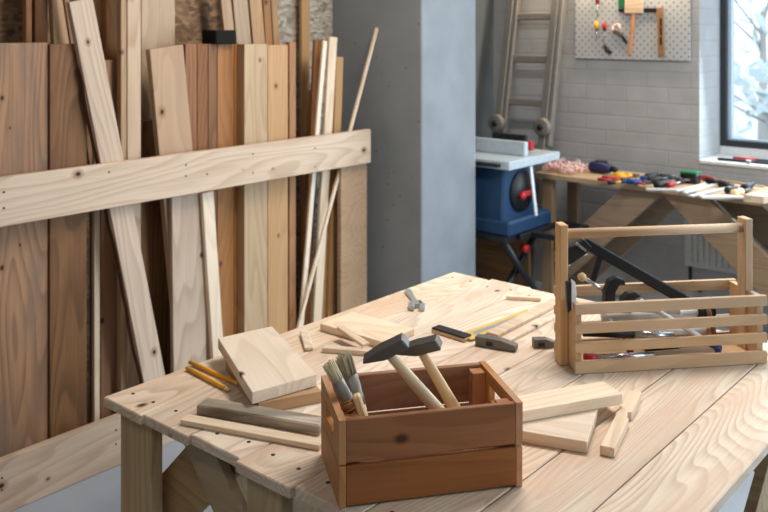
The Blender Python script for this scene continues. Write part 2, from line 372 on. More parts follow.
# outdoors
struct('ground', MB().box((-14, 5.3, -.6), (20, 40, -.4)), M['snow'])
for i, (px, y, h, lab) in enumerate(((763, 14, 3.8, 'pale frosty tree seen high in the window, nearest its dark frame'), (770, 11, 1.9, 'low frosty bush low outside the window'), (820, 17, 5.5, 'pale frosty tree farther right outside the window'))):
    x = onY(px, 30, y).x
    t = thing('tree', lab, 'tree', T((x, y, -.4)), 'frosty trees outside')
    tr = MB().tube((0,0,0), (0,0,h*.6), .09, .04)
    for q in range(6): a = q*1.05; tr.tube((0,0,h*(.3+.05*q)), (.9*math.cos(a), .9*math.sin(a), h*(.5+.06*q)), .022, .01, 6)
    tr.build('trunk', M['bark'], t)
    fo = MB(); rg = random.Random(i)
    for q in range(90):
        a, b, r = rg.uniform(0, 6.28), rg.uniform(-1, 1), rg.uniform(.2, 1.0)
        c = Vector((1.3*r*math.cos(a)*math.sqrt(1-b*b), 1.3*r*math.sin(a)*math.sqrt(1-b*b), h*.62 + h*.36*b*r))
        s = rg.uniform(.06, .16); fo.prism([(-s,0),(0,-s*.6),(s,0),(0,s*.6)], -.01, .01, frame(c, (rg.uniform(-1,1),rg.uniform(-1,1),rg.uniform(-1,1)), (rg.uniform(-1,1),.2,rg.uniform(-1,1))))
    f = fo.build('foliage', M['leaf'], t); f['kind'] = 'stuff'

# ------------------------------------------------------------------ timber rack on the left
XR = -2.82
def xy(px, X): return onX(px, 100, X).y
g0, g1 = xy(-190, XR), onX(371, 150, XR).y
rk = thing('timber_rack', 'pine rack rails holding the upright boards by the left wall', 'rack', T((XR-.015, (g0+g1)/2, 0)))
Lr = g1 - g0
zt, zb = onX(180, 154.3, XR).z, onX(180, 196, XR).z
def along(L): return frame((0,0,0), (0,1,0), (1,0,0))
o = RAIL = MB().box((-Lr/2, -(zt-zb)/2, -.015), (Lr/2, (zt-zb)/2, .015), None, .002).build('top_rail', M['rail'], rk, T((0,0,(zt+zb)/2)) @ along(1))
o = RAILB = MB().box((-Lr/2, -.09, -.015), (Lr/2, .09, .015), None, .002).build('bottom_rail', M['rail'], rk, T((0,0,.091)) @ along(1))
knot(RAIL, [(onX(78,174,XR), .010), (onX(364,150,XR), .010)]); knot(RAILB, [(onX(1,486,XR), .010), (onX(48,479,XR), .005)])
XP = XR - .031
pa, pb = xy(341, XP), xy(367, XP)
MB().beam((XP-.0125-XR+.015, (pa+pb)/2-(g0+g1)/2, 0), (XP-.0125-XR+.015, (pa+pb)/2-(g0+g1)/2, zt-.005), pb-pa, .025, (1,0,0)).build('end_post', M['tan'], rk)
nail = None
for px, py in ((4,192),(109,172),(186,165),(186,176),(207,174),(253,154),(253,173),(315,148),(315,167),(4,208),(116,430),(116,444),(2,478),(2,490)):
    p = onX(px, py, XR+.0005); Mx = T((.0155, p.y-(g0+g1)/2, p.z))
    if nail is None: nail = MB().lathe([(.0035,-.002),(.0035,.0012)], Matrix.Rotation(R(90),4,'Y'), 10).build('nail', M['screw'], rk, Mx)
    else: copy_part(nail, rk, Mx)

def board(label, mat, pts, X, t=.025, X1=None, cat='board', name='timber_board', z0=0.0, group='boards standing in the timber rack'):
    """upright or leaning board: ((pxL,pxR,py) top, (pxL,pxR,py) lower), front face in the plane x=X"""
    (a0, a1, ya), (b0, b1, yb) = pts
    Xb = X if X1 is None else X1
    pL, pR, qL, qR = onX(a0, ya, X), onX(a1, ya, X), onX(b0, yb, Xb), onX(b1, yb, Xb)
    p, q = (pL+pR)/2, (qL+qR)/2
    wd = ((pR-pL).length + (qR-qL).length)/2
    d = q - p
    q = p + d * ((p.z - z0) / (p.z - q.z)) if z0 is not None else q
    n = Vector((1,0,0))
    w_eff = wd * math.cos(math.atan2(d.y, -d.z))
    drop = abs(math.sin(math.atan2(d.y, -d.z))) * w_eff/2 + .001
    q = q - d.normalized() * (drop / max(.3, abs(d.normalized().z)))
    p = p - n*t/2; q = q - n*t/2
    L = (p-q).length
    o = MB().box((-L/2, -w_eff/2, -t/2), (L/2, w_eff/2, t/2), None, .0018).build(name, mat, None, frame((p+q)/2, p-q, n))
    return tag(o, label, cat, group)
V = lambda l, r, y: ((l, r, y), (l, r, y+100))
X0 = -2.856
WB = board('widest brown rough-sawn board, upright at the left edge of the rack', M['brown'], V(-22, 48, 43), -2.895, .04)
board('darkest weathered upright board beside the wide brown one', M['dark'], V(50, 87, 44), -2.885, .05)
C = board('long white board with bark edge leaning across the darkest board', M['rail'], ((69, 93, 0), (144, 165, 378)), -2.857, .026)
board('narrow tan upright strip left of the tall white strip', M['tan'], V(121, 127, -40), -2.93, .03)
board('tall narrow white upright strip between leaning white board and knotty board', M['rail'], V(127.5, 141, -40), -2.925, .03)
HB = board('honey pine board with a dark knot, leaning left of the brown boards', M['honey'], ((149, 184, 47), (160, 192, 150)), -2.912, .03)
board('broad white board with its top hidden behind the top rail', M['rail'], ((173, 203, 165), (173, 207, 360)), -2.886, .022)
board('slim pale strip leaning beside the broad white board under the rail', M['pine'], ((203, 213, 192), (211, 223, 330)), -2.862, .02)
for l, r, lab, m in ((185.5, 197, 'darkest brown upright board next to the knotty board', 'rust'), (197.5, 208, 'second brown board right of the knotty board', 'rust'), (208.5, 217, 'thin brown board in the middle of the brown upright boards', 'rust'),
                     (217.5, 234, 'orange brown upright board with a dark edge knot', 'amber'), (234.5, 243.5, 'narrow amber board left of the whitish upright board', 'amber')):
    board(lab, M[m], V(l, r, 44), -2.95, .04)
JB = board('whitish upright board with knot holes, left of the yellow one', M['whitish'], V(244.5, 267.5, 44), -2.90, .05)
YB = board('yellow pine upright board with a round dark knot near its top', M['honey'], V(268, 288, 45), -2.90, .05)
board('thin amber strip at the right side of the yellow board', M['amber'], V(289.5, 296, 42), -2.93, .03)
Lc = C.dimensions.x; wc = C.dimensions.y/2
rg = random.Random(4); n_ = 26; pts_ = [(-Lc*.46 + Lc*.82*k/n_, wc+.004+rg.uniform(0,.008)) for k in range(n_+1)]
MB().prism([(pts_[0][0], wc+.0004)] + pts_ + [(pts_[-1][0], wc+.0004)], -.012, .0128).build('bark_edge', M['barkbrown'], C)
knot(WB, [(onX(2,98,-2.895), .008), (onX(2,268,-2.895), .009), (onX(20,245,-2.895), .005), (onX(10,128,-2.895), .004)])
knot(HB, [(onX(162,112,-2.912), .011)]); knot(YB, [(onX(276,86,-2.90), .008)]); knot(JB, [(onX(260,60,-2.90), .006)]); knot(C, [(onX(154,352,-2.858), .009), (onX(88,42,-2.857), .007)])
# right hand bundle
board('brown strip leaning at the left of the offcut bundle', M['amber'], ((315, 323, 40), (311, 318, 137)), -2.965, .018)
board('thin bright white strip leaning in the offcut bundle', M['pine'], ((323.5, 327.5, 41), (302, 306, 300)), -2.885, .012)
board('tall pale strip with slanted top in the offcut bundle', M['pine'], ((330, 337.5, 37), (315, 323, 300)), -2.90, .015)
board('short pale strip right of the offcut bundle', M['tan'], ((337, 343.5, 57), (329, 336, 300)), -2.92, .02)
board('tan strip tucked low in the offcut bundle', M['tan'], ((330, 335.5, 64), (322, 328, 300)), -2.942, .02)
board('narrow dark strip at the back of the offcut bundle', M['brown'], ((310, 316, 90), (306, 312, 300)), -2.99, .02)
# boards under and behind
board('tan board low behind the leaning white board', M['amber'], V(101, 120, 60), -2.975, .02)
board('pale narrow strip below the rail right of the darkest board', M['pine'], V(94.5, 100, 120), -2.945, .02)
board('brown board behind the tall white strip', M['brown'], V(106, 120, -40), -3.02, .03)
board('yellowish board top showing right of the leaning white board', M['honey'], V(92, 105, -40), -3.065, .02)
board('tan board standing behind the darkest board, leaning to the right', M['tan'], ((50, 66, -40), (55, 71, 60)), -3.06, .03)
board('thin strip leaning beside the tan board behind the darkest board', M['amber'], ((58, 64, -40), (71, 77, 44)), -3.003, .015)
board('dark brown strip standing against the brown chipboard', M['dark'], V(35, 48, -40), -3.08, .03)
board('reddish thin strip standing against the brown chipboard', M['amber'], V(26, 32, -40), -3.08, .03)
board('broad pale panel board standing behind the knotty board', M['rackpale'], V(141.5, 175, -40), -3.09, .02)
for kk, (l, r, dl, lab, m) in enumerate(((224, 234, 5, 'first leaning strip showing above the brown boards', 'tan'), (235.5, 250, 4, 'widest leaning strip showing above the brown boards', 'rackpale'), (252, 264, 4, 'leaning strip above the whitish board', 'tan'), (265, 272, 3, 'darker leaning strip above the whitish board', 'brown'), (273, 279, 3, 'thin leaning strip above the yellow board', 'tan'))):
    board(lab, M[m], ((l-dl, r-dl, -20), (l+dl*.5, r+dl*.5, 50)), -3.035-.025*kk, .02)
board('tall thin strip standing against the pale chipboard', M['tan'], V(302, 310, -40), -3.12, .02)
board('rough brown board deep behind the narrow white board', M['dark'], V(140, 172, 120), -3.01, .03)
# long lath leaning to the pillar
p, q = onX(377, 28, -2.80), onX(300, 330, -2.93)
p = onX(377, 28, -2.866); q = onX(299, 325, -2.872); d = (q-p)
q = p + d*(p.z/(p.z-q.z))*.998
tag(MB().box((-(p-q).length/2,-.008,-.006), ((p-q).length/2,.008,.006), None, .001).build('wood_lath', M['pine'], None, frame((p+q)/2, p-q, (1,0,0))), 'long thin lath leaning diagonally against the concrete pillar', 'lath')
tag(MB().box((-.055,-.05,-.03), (.055,.05,.03), None, .004).build('foam_block', M['foam'], None, T(onX(219, 37, -2.97)) @ Matrix.Rotation(R(90),4,'Z')), 'dark block lying on top of the brown upright boards', 'block')
y1 = xy(283, LW+.02)
tag(MB().box((LW+.001, -.9, 0), (LW+.02, y1-.12, 2.5)).build('chipboard_sheet', M['osb'], None), 'dark brown chipboard sheet on the wall behind the timber rack', 'board')
tag(MB().box((LW+.001, y1-.115, 0), (LW+.02, 3.295, 2.5)).build('chipboard_sheet', M['osbgrey'], None), 'pale chipboard sheet on the wall next to the concrete pillar', 'board')

# ------------------------------------------------------------------ workbench in front
TZ, TT = .80, .021
tb = thing('workbench', 'large pale plank-topped workbench in the foreground', 'workbench', T((-1.115, 1.69, 0)))
xs = [-1.70, -1.558, -1.410, -1.262, -1.113, -.965, -.820, -.678, -.53]
mb = MB(); rg = random.Random(3)
ys0 = [1.042, 1.048, 1.058, 1.046, 1.056, 1.05, 1.058, 1.05]; ys1 = [2.335, 2.35, 2.34, 2.352, 2.338, 2.345, 2.35, 2.34]
for i in range(8):
    mb.box((xs[i]+.0012+1.115, ys0[i]-1.69, TZ-TT), (xs[i+1]-.0012+1.115, ys1[i]-1.69, TZ), None, .0022)
mb.build('tabletop', M['pineY'], tb)
scr = None
spots = []
for i in range(8):
    for f in (.25, .75):
        for y in (1.10, 2.28): spots.append((xs[i]+(xs[i+1]-xs[i])*f, y + rg.uniform(-.012,.012)))
for x, y in spots:
    Mx = T((x+1.115, y-1.69, TZ))
    if scr is None: scr = MB().lathe([(.0042,-.003),(.0042,.0006)], None, 10).build('screw', M['screw'], tb, Mx)
    else: copy_part(scr, tb, Mx)
def leg(x0, x1, y0, y1):
    L = TZ-TT; MB().box((x0+1.115, y0-1.69, 0), (x1+1.115, y1-1.69, L-.0005), None, .002).build('leg', M['leg'], tb)
for y0, y1 in ((1.075, 1.105), (2.27, 2.30)):
    leg(-1.685, -1.57, y0, y1); leg(-1.262, -1.165, y0, y1); leg(-1.06, -.965, y0, y1); leg(-.66, -.545, y0, y1)
def tbrace(p, q, wd, Y, dz=0):
    o_ = Vector((-1.115, 1.69, 0)); a, b = onY(*p, Y), onY(*q, Y); d = (b-a)
    top, bot = (a, b) if a.z > b.z else (b, a); d = (bot-top)
    top = top + d*((top.z-.85)/-d.z); bot = top + d*((top.z-.16)/-d.z)
    for k in (0, .59):
        MB().beam(top-o_+Vector((k,0,0)), bot-o_+Vector((k,0,0)), wd, .022, (0,1,0)).clip(TZ-TT-.0005).build('brace', M['legX'], tb)
        MB().beam(top-o_+Vector((k,(1.69-Y)*2,0)), bot-o_+Vector((k,(1.69-Y)*2,0)), wd, .022, (0,1,0)).clip(TZ-TT-.0005).build('brace', M['legX'], tb)
tbrace((208,458), (231,510), .085, 1.125)
tbrace((205,468), (177,498), .12, 1.152)
for y in (1.10, 2.275):
    MB().box((-1.56+1.115, y+.075*(1 if y < 2 else -1)-1.69-.012, TZ-TT-.075), (-.67+1.115, y+.075*(1 if y < 2 else -1)-1.69+.012, TZ-TT-.001), None, .002).build('apron', M['legX'], tb)
for x in (-1.58, -.66):
    MB().beam((x+1.115, 1.2-1.69, .66), (x+1.115, 1.95-1.69, .08), .10, .025, (1,0,0)).build('brace', M['legX'], tb)
    MB().beam((x+.028+1.115, 2.2-1.69, .66), (x+.028+1.115, 1.45-1.69, .08), .10, .025, (1,0,0)).build('brace', M['legX'], tb)

# ------------------------------------------------------------------ stained crate with brushes and hammers
FL, ax, bx = Vector((-.075, 1.45)), Vector((.9746, .2237)), Vector((-.2237, .9746))
def crP(a, b, z): xc, d = FL + ax*a + bx*b; return C2W(xc, d, z)
CL, CW, CHt = .326, .195, .147
xd = crP(1,0,0) - crP(0,0,0)
CM = frame(crP(0,0,TZ+.0005), xd, (0,0,1))
cr = thing('wooden_crate', 'small brown stained crate holding brushes and hammers on the workbench', 'crate', CM)
h1 = .070
for z0, z1 in ((.004, h1), (h1+.006, CHt)):
    MB().box((.0125,0,z0), (CL-.0125,.012,z1), None, .0012).build('front_slat', M['crateX'], cr)
    MB().box((.0125,CW-.012,z0), (CL-.0125,CW,z1), None, .0012).build('back_slat', M['crateX'], cr)
def endpanel(x0, x1, hole):
    b = MB()
    b.box((x0,0,0), (x1,CW,h1), None, .0012)
    z0, z1 = h1+.004, CHt+.001
    if hole:
        zz = [z0, z0+.022, z1-.024, z1]; y = [0, .055, CW-.055, CW]
        b.box((x0,0,z0), (x1,y[1],z1)); b.box((x0,y[2],z0), (x1,CW,z1)); b.box((x0,y[1],zz[0]), (x1,y[2],zz[1])); b.box((x0,y[1],zz[2]), (x1,y[2],zz[3]))
    return b
endpanel(0, .0122, True).build('end_panel', M['crateY'], cr)
endpanel(CL-.0122, CL, True).build('end_panel', M['crateY'], cr)
for x0 in (.0125, CL-.0125-.026):
    for y0 in (.0125, CW-.0125-.026): MB().box((x0,y0,.009), (x0+.026,y0+.026,CHt-.006), None, .001).build('corner_post', M['crateZ'], cr)
MB().box((.0126,.0125,.002), (CL-.0126,CW-.0125,.009)).build('crate_bottom', M['crateX'], cr)

def hammer(label, top, bot, headdir, hl=.105, hw=.023):
    z = (top-bot).normalized(); Mx = frameZ(top, z, headdir)
    h = thing('hammer', label, 'hammer', Mx, 'hammers in the crate')
    L = (top-bot).length
    MB().lathe([(.0088,.0105),(.0092,-.02),(.0108,-.08),(.0125,-.15),(.0135,-L*.8),(.0125,-L+.004),(.008,-L)], None, 18, .8).build('handle', M['handle'], h)
    q = hw/2
    poly = [(hl*.48,-q),(hl*.48,q),(hl*.2,q),(hl*.02,q*1.08),(-hl*.12,q),(-hl*.52,q*.55),(-hl*.52,q*.15),(-hl*.12,-q),(hl*.02,-q*1.08),(hl*.2,-q)]
    MB().prism(poly, -q, q, Matrix.Rotation(R(90),4,'X'), .0022).build('hammer_head', M['steel'], h)
    return h
TB = C2W(.0034, 1.50, 1.048); BB = C2W(.158, 1.578, .841)
hammer('hammer whose dark head points left, nearer the brushes in the crate', TB, BB, C2W(1,-.337,.624), .088, .022)
TB2 = C2W(.0632, 1.57, 1.028); BB2 = C2W(.173, 1.625, .822)
hammer('hammer on the right of the pair leaning in the crate', TB2, BB2, C2W(1,-.442,.416), .088, .022)

def brush(label, tip, end, wdt, m, thick=.6, bl=.055, fl=.035):
    z = (tip-end).normalized(); L = (tip-end).length
    b = thing('paint_brush', label, 'brush', frameZ(tip, z, C2W(1,0,0)-C2W(0,0,0)), 'paint brushes in the crate')
    w2 = wdt/2
    fb = MB(); rg = random.Random(int(wdt*1e4))
    for q in range(90):
        a, rr_ = rg.uniform(0, 6.283), math.sqrt(rg.random()); c, sn = math.cos(a)*rr_, math.sin(a)*rr_*thick
        fb.tube((w2*.86*c, w2*.86*sn, -bl-.002), (w2*(1.0*c+rg.uniform(-.12,.12)), w2*(1.0*sn+rg.uniform(-.12,.12)), -rg.uniform(0,.008)-.006*rr_), .0016, .0009, 5)
    f = fb.build('bristles', m, b); f['kind'] = 'stuff'
    MB().lathe([(w2*.9,-bl-fl),(w2*.95,-bl-fl*.7),(w2*.9,-bl-fl*.65),(w2*.98,-bl)], None, 16, thick).build('ferrule', M['ferrule'], b)
    MB().lathe([(.006,-L),(.009,-L+.01),(.0075,-L*.75),(w2*.8,-bl-fl-.02),(w2*.85,-bl-fl-.001)], None, 14, .75).build('handle', M['handle'], b)
    return b
brush('round paint brush with pale bristles leaning on the crate end', C2W(-.1035,1.548,1.014), C2W(-.004,1.528,.842), .024, M['bristle2'], .8, .042, .045)
brush('larger paint brush with grey bristles beside the pale-bristled one', C2W(-.076,1.585,1.016), C2W(-.018,1.562,.830), .031, M['bristle'], .75, .045, .055)
zb_ = Vector((0,0,1)); tip = C2W(-.078,1.500,.942)
b3 = thing('paint_brush', 'short brown-bristled brush with pale wood stock in the crate corner', 'brush', frame(C2W(-.050,1.503,.946), C2W(.9,.05,.30), (0,0,1)), 'paint brushes in the crate')
MB().box((.002,-.010,-.040), (.016,.010,.022), None, .003).build('stock', M['handle'], b3)
fb = MB(); rg = random.Random(5)
for i in range(70):
    y, z = rg.uniform(-.009,.009), rg.uniform(-.016,.018)
    fb.tube((.002,y*.9,z*.8), (-.018+rg.uniform(-.004,.004), y*1.25, z*1.1-.006), .0018, .0009, 5)
f = fb.build('bristles', M['bristle3'], b3); f['kind'] = 'stuff'

# ------------------------------------------------------------------ loose boards on the bench
def slab(label, corners, z0, t, mat=None, name='wood_offcut', cat='board', bev=.0012, tilt=None):
    """board given by its upper face: front-left, front-right (long side) and depth"""
    a, b, depth = corners
    a = Vector((a[0], a[1], 0)); b = Vector((b[0], b[1], 0)); x = (b-a).normalized(); y = Vector((-x.y, x.x, 0)); L = (b-a).length
    c = (a+b)/2 + y*depth/2
    Mx = frame((c.x, c.y, z0+t/2+.0004), x, (0,0,1))
    if tilt: Mx = Mx @ Matrix.Rotation(tilt, 4, 'Y')
    o = MB().box((-L/2,-depth/2,-t/2), (L/2,depth/2,t/2), None, bev).build(name, mat or M['pine'], None, Mx)
    return tag(o, label, cat)
# square thick board, lifted on a second one
A, B, Cc, D = (at(218,338,.852), at(272,326,.852), at(317,374,.852), at(252,392,.852))
PB = [D, Cc, B, A]
pm = sum((v for v in PB), Vector())/4
Mx = frame((pm.x, pm.y, TZ+.0259), (D-A), (0,0,1)); mi = Mx.inverted()
tag(MB().prism([((mi@v).x, (mi@v).y) for v in PB], 0, .026, None, .0012).build('wood_offcut', M['pine'], None, Mx), 'thick pale pine board lying flat, largest on the left of the bench', 'board')
o = slab('brownish board lying under the thick thick pale board', (at(258,403,.825), at(322,391,.825), .26), TZ, .0245, M['tan'])
slab('grey weathered beam lying in front of the thick pale board', (at(196,405,.822), at(319,425.5,.822), .042), TZ, .022, M['greywood'], 'wood_beam', 'beam', .003)
slab('flat pale stick nearest the bench end, in front of the grey beam', (at(180,420,.81), at(319,446,.81), .030), TZ, .010, M['pine'], 'wood_stick', 'stick')
def pencil(label, a, b, tipcol=True):
    a = Vector(a); b = Vector(b); L = (b-a).length
    p = thing('pencil', label, 'pencil', frame(a, b-a, (0,0,1)), 'pencils on the workbench')
    Q = Matrix.Rotation(R(90),4,'Y')
    MB().lathe([(.0052,0),(.0052,L-.018)], Q, 6).build('barrel', M['yellow'], p)
    MB().lathe([(.0052,L-.0178),(.0016,L-.005)], Q, 10).build('sharpened_cone', M['handle'], p)
    MB().lathe([(.0016,L-.0049),(.0002,L)], Q, 8).build('pencil_tip', M['graphite'], p)
pencil('yellow pencil nearer the bench end with its dark tip showing', at(187,368,.8056), at(231,391,.8056))
pencil('yellow pencil partly in the shade of the thick pale board', at(190,362,.8056), at(241,385,.8056))
# plank and laths at the back left of the bench
slab('wide pale plank lying behind the crate at the back of the bench', (at(320,323.5,.819), at(383,342,.819), .13), TZ, .0185, M['pine'], 'wood_plank')
slab('pale pointed stick lying just behind the hammer heads', (at(322,348,.812), at(374,352,.812), .022), TZ, .012, M['pine'], 'wood_stick', 'stick')
o = MB().beam(at(340,327,.832), at(366,345,.818), .022, .008, (0,0,1)).build('wood_lath', M['white'], None); tag(o, 'short white lath propped on the edge of the wide plank', 'lath')
o = MB().beam(at(304,332,.808), at(309,349,.806), .021, .008, (0,0,1)).build('wood_wedge', M['white'], None); tag(o, 'small white wooden wedge lying behind the thick pale board', 'wedge')
o = MB().beam(at(506,297,.8066), at(541,299,.8066), .016, .011, (0,0,1)).build('wood_stick', M['pine'], None); tag(o, 'short stick by the far edge of the bench near the toolbox', 'stick')
o = MB().beam(at(492,335,.8055), at(560,300,.8055), .036, .0105, (0,0,1)).build('wood_lath', M['white'], None); tag(o, 'wide white lath between the square and the toolbox', 'lath')
o = MB().beam(at(507,341,.8045), at(566,310,.8045), .018, .009, (0,0,1)).build('wood_lath', M['white'], None); tag(o, 'narrow pale lath nearest the toolbox', 'lath')
# right group
slab('lower pale board right of the crate, under another one', (C2W(.222,1.703,0), C2W(.383,1.6415,0), .155), TZ, .0228)
slab('upper pale board right of the crate, lying on another board', (C2W(.228,1.703,0), C2W(.495,1.803,0), .07), TZ+.0235, .0225, tilt=0)
a, b = at(607,447,.818), at(635,391,.818)
d = (b-a).normalized(); L = (b-a).length
wv = .027
mb = MB().prism([(0,-wv/2),(L*.50,-wv/2),(L*.51,-wv*.30),(L*.60,-wv*.22),(L*.61,-wv/2),(L,-wv/2),(L,wv/2),(0,wv/2)], 0, .018, None, .001)
tag(mb.build('wood_stick', M['white'], None, frame((a.x,a.y,TZ+.0004), (d.x,d.y,0), (0,0,1))), 'pale square stick with a chipped edge, right of the stacked boards', 'stick')

# wrench
a, b = at(408,291,.806), at(418,306,.806)
wr = thing('adjustable_wrench', 'steel adjustable wrench near the back edge of the bench', 'wrench', frame(a, b-a, (0,0,1)))
L = (b-a).length
MB().prism([(-.006,-.008),(L*.05,-.010),(L*.5,-.007),(L*.78,-.008),(L*.78,.008),(L*.5,.007),(L*.05,.010),(-.006,.008),(-.012,0)], -.005, .004, None, .001).build('handle', M['wrench'], wr)
MB().prism([(L*.76,-.010),(L*.92,-.026),(L*1.14,-.028),(L*1.20,-.018),(L*1.0,-.010),(L*1.02,.006),(L*.80,.012)], -.0058, .008, None, .0012).build('fixed_jaw', M['wrench'], wr)
MB().prism([(L*1.03,.004),(L*1.22,-.004),(L*1.24,.012),(L*1.0,.022),(L*.88,.014)], -.005, .007, None, .001).build('sliding_jaw', M['wrench'], wr)
MB().tube((L*.86,.010,.006), (L*.98,.010,.006), .005).build('adjusting_screw', M['steel'], wr)
# try square
a, b = at(435,326.5,.812), at(468,336.5,.812)
sq = thing('try_square', 'black and yellow try square on the bench behind the crate', 'square', frame((a.x,a.y,TZ+.0004), (b.x-a.x,b.y-a.y,0), (0,0,1)))
L = math.hypot(b.x-a.x, b.y-a.y)
MB().box((0,-.016,0), (L,.016,.009), None, .001).build('stock', M['boxX'], sq)
MB().box((.001,-.0155,.0091), (L-.001,.0165,.0135), None, .001).build('stock_cap', M['black'], sq)
Li = sq.matrix_basis.inverted()
e0, e1 = Li @ at(469,330,.806), Li @ at(533,312,.806)
e0 = Vector((L-.012, 0, .006)); e1.z = .006
MB().beam(e0, e1, .046, .003, (0,0,1), .0004).build('blade', M['brass'], sq)
dd = (e1-e0)
MB().beam(e0+dd*.12, e0+dd*.90, .018, .0034, (0,0,1), .0002).build('blade_scale', M['wrench'], sq)
# loose hammer heads
def loose_head(label, a, b, h):
    Mx = frame((a.x,a.y,TZ+.0004), (b.x-a.x,b.y-a.y,0), (0,0,1)); L = math.hypot(b.x-a.x,b.y-a.y)
    t = thing('hammer', label, 'hammer', Mx)
    P = [(0,0),(L*.62,0),(L,h*.15),(L,h*.62),(L*.62,h),(0,h)]
    e = L*.36; r = .0085
    m = MB()
    # body with an eye cut through: left block, right block, bridges above and below
    m.prism([(0,0),(e-r,0),(e-r,h),(0,h)], -.024, 0, Matrix.Rotation(R(90),4,'X') @ T((0,0,0)), .0008)
    m.prism([(e+r,0),(L*.62,0),(L,h*.10),(L,h*.66),(L*.62,h),(e+r,h)], -.024, 0, Matrix.Rotation(R(90),4,'X'), .0008)
    m.prism([(e-r,0),(e+r,0),(e+r,h*.22),(e-r,h*.22)], -.024, 0, Matrix.Rotation(R(90),4,'X'))
    m.prism([(e-r,h*.70),(e+r,h*.70),(e+r,h),(e-r,h)], -.024, 0, Matrix.Rotation(R(90),4,'X'))
    m.build('forged_body', M['steel'], t)
    MB().prism([(e-r+.0003,h*.225),(e+r-.0003,h*.225),(e+r-.0003,h*.695),(e-r+.0003,h*.695)], -.022, -.004, Matrix.Rotation(R(90),4,'X')).build('eye_filling', M['graphite'], t)
loose_head('loose steel hammer head with an eye hole lying beside the square', at(475,346,TZ), at(515,353,TZ), .024)
loose_head('dark hammer head half hidden behind the left end of the toolbox', at(534,349,TZ), C2W(.43, 2.185, TZ), .022)

# ------------------------------------------------------------------ slatted toolbox
f0, f1 = at(577,375,TZ), at(766,364,TZ)
TM = frame((f0.x,f0.y,TZ+.0005), f1-f0, (0,0,1)); TL = (f1-f0).length; TD = .150
bxo = thing('slatted_toolbox', 'open pine slatted toolbox with a round carrying bar on the bench', 'toolbox', TM)
for z0, z1 in ((.0008,.029),(.050,.072),(.094,.116),(.138,.163)):
    MB().box((-.004,0,z0), (TL+.004,.012,z1), None, .001).build('front_slat', M['boxX'], bxo)
    MB().box((-.004,TD-.012,z0), (TL+.004,TD,z1), None, .001).build('back_slat', M['boxX'], bxo)
for x0 in (0.0, TL-.016):
    left = x0 == 0
    MB().box((x0,.0125,.003), (x0+.016,.0742 if left else .0555,.160), None, .001).build('end_board', M['boxZ'], bxo)
    MB().box((x0,.0746 if left else .0945,.003), (x0+.016,TD-.0125,.160), None, .001).build('end_board', M['boxZ'], bxo)
    xo = -.0205 if left else -.004
    MB().box((x0+xo,.056,.0), (x0+xo+.020,.094,.335), None, .002).build('handle_post', M['boxZ'], bxo)
MB().tube((-.0004,.075,.310), (TL-.0204,.075,.310), .0115, None, 20).build('carrying_bar', M['boxX'], bxo)
MB().box((.0165,.0125,.004), (TL-.0165,TD-.0125,.012)).build('bottom_board', M['boxX'], bxo)
def tx(px, py, y):     # photo point on the vertical plane at local depth y of the toolbox
    o = TM @ Vector((0,y,0)); nx = (TM.to_3x3() @ Vector((0,1,0)))
    r, s = (px-CX)/FPX, (py-HOR)/FPX; ray = C2W(r,1,0); ray.z = -s
    c0 = Vector((0,0,CAM_H)); k = (o-c0).dot(nx)/ray.dot(nx); return c0+ray*k
nT = TM.to_3x3() @ Vector((0,1,0)); xT = TM.to_3x3() @ Vector((1,0,0))
# hand saw frame
sw = thing('hacksaw', 'black hacksaw frame sticking out of the slatted toolbox', 'saw')
P0, P1 = tx(583,242,.124), tx(700,309,.124)
sw.location = P0; iv = Matrix.Translation(P0).inverted()
MB().beam(iv@P0, iv@P1, .027, .014, nT, .003).build('frame_bar', M['blackmetal'], sw)
h = [tx(a,b,.124) for a,b in ((564,247),(575,243),(583,238),(591,246),(584,254),(573,262),(565,266))]
hx = frame(P0, xT, nT*-1); hi = hx.inverted()
MB().prism([((hi@v).x, (hi@v).y) for v in h], -.011, .011, iv@hx, .003).build('pistol_grip', M['blackmetal'], sw)
q0, q1 = tx(601,254,.124), tx(592,282,.124)
MB().beam(iv@q0, iv@q1, .016, .008, nT, .002).build('front_arm', M['blackmetal'], sw)
MB().beam(iv@tx(576,243,.110), iv@tx(586,251,.110), .006, .003, nT, .0005).build('maker_plate', M['bright'], sw)
MB().path([iv@v for v in (tx(565,267,.124), tx(570,265,.124), tx(575,259,.124), tx(588,254,.124))], .0015).build('blade_wire', M['bright'], sw)
# bar clamp
cl = thing('bar_clamp', 'black jawed bar clamp with a pale knob in the toolbox', 'clamp')
c0 = tx(582,277,.055); cl.location = c0; iv = T(c0).inverted()
MB().lathe([(.003,-.010),(.009,-.006),(.011,0),(.009,.006),(.003,.010)], None, 14).build('knob', M['leather'], cl)
MB().tube(iv@tx(583,277,.055), iv@tx(606,292,.055), .0045).build('spindle', M['bright'], cl)
def hook(pts, wd): return MB().prism([((hi@v).x, (hi@v).y) for v in pts], -wd, wd, iv@hx@T((0,0,-(hi@pts[0]).z+ (hi@pts[0]).z)), .002)
hx = frame(tx(605,300,.060), xT, nT*-1); hi = hx.inverted()
pts = [(603,312),(604,292),(608,280),(615,276),(623,279),(624,284),(618,284),(614,291),(613,312)]
MB().prism([((hi@tx(a,b,.060)).x, (hi@tx(a,b,.060)).y) for a, b in pts], -.012, .012, iv@hx, .002).build('jaw', M['black'], cl)
pts = [(619,312),(621,298),(627,292),(634,291),(640,295),(635,297),(632,301),(630,312)]
hx = frame(tx(625,300,.075), xT, nT*-1); hi = hx.inverted()
MB().prism([((hi@tx(a,b,.075)).x, (hi@tx(a,b,.075)).y) for a, b in pts], -.012, .012, iv@hx, .002).build('jaw', M['black'], cl)
MB().beam(iv@tx(600,306,.075), iv@tx(680,312,.075), .014, .006, nT, .001).build('rail', M['wrench'], cl)
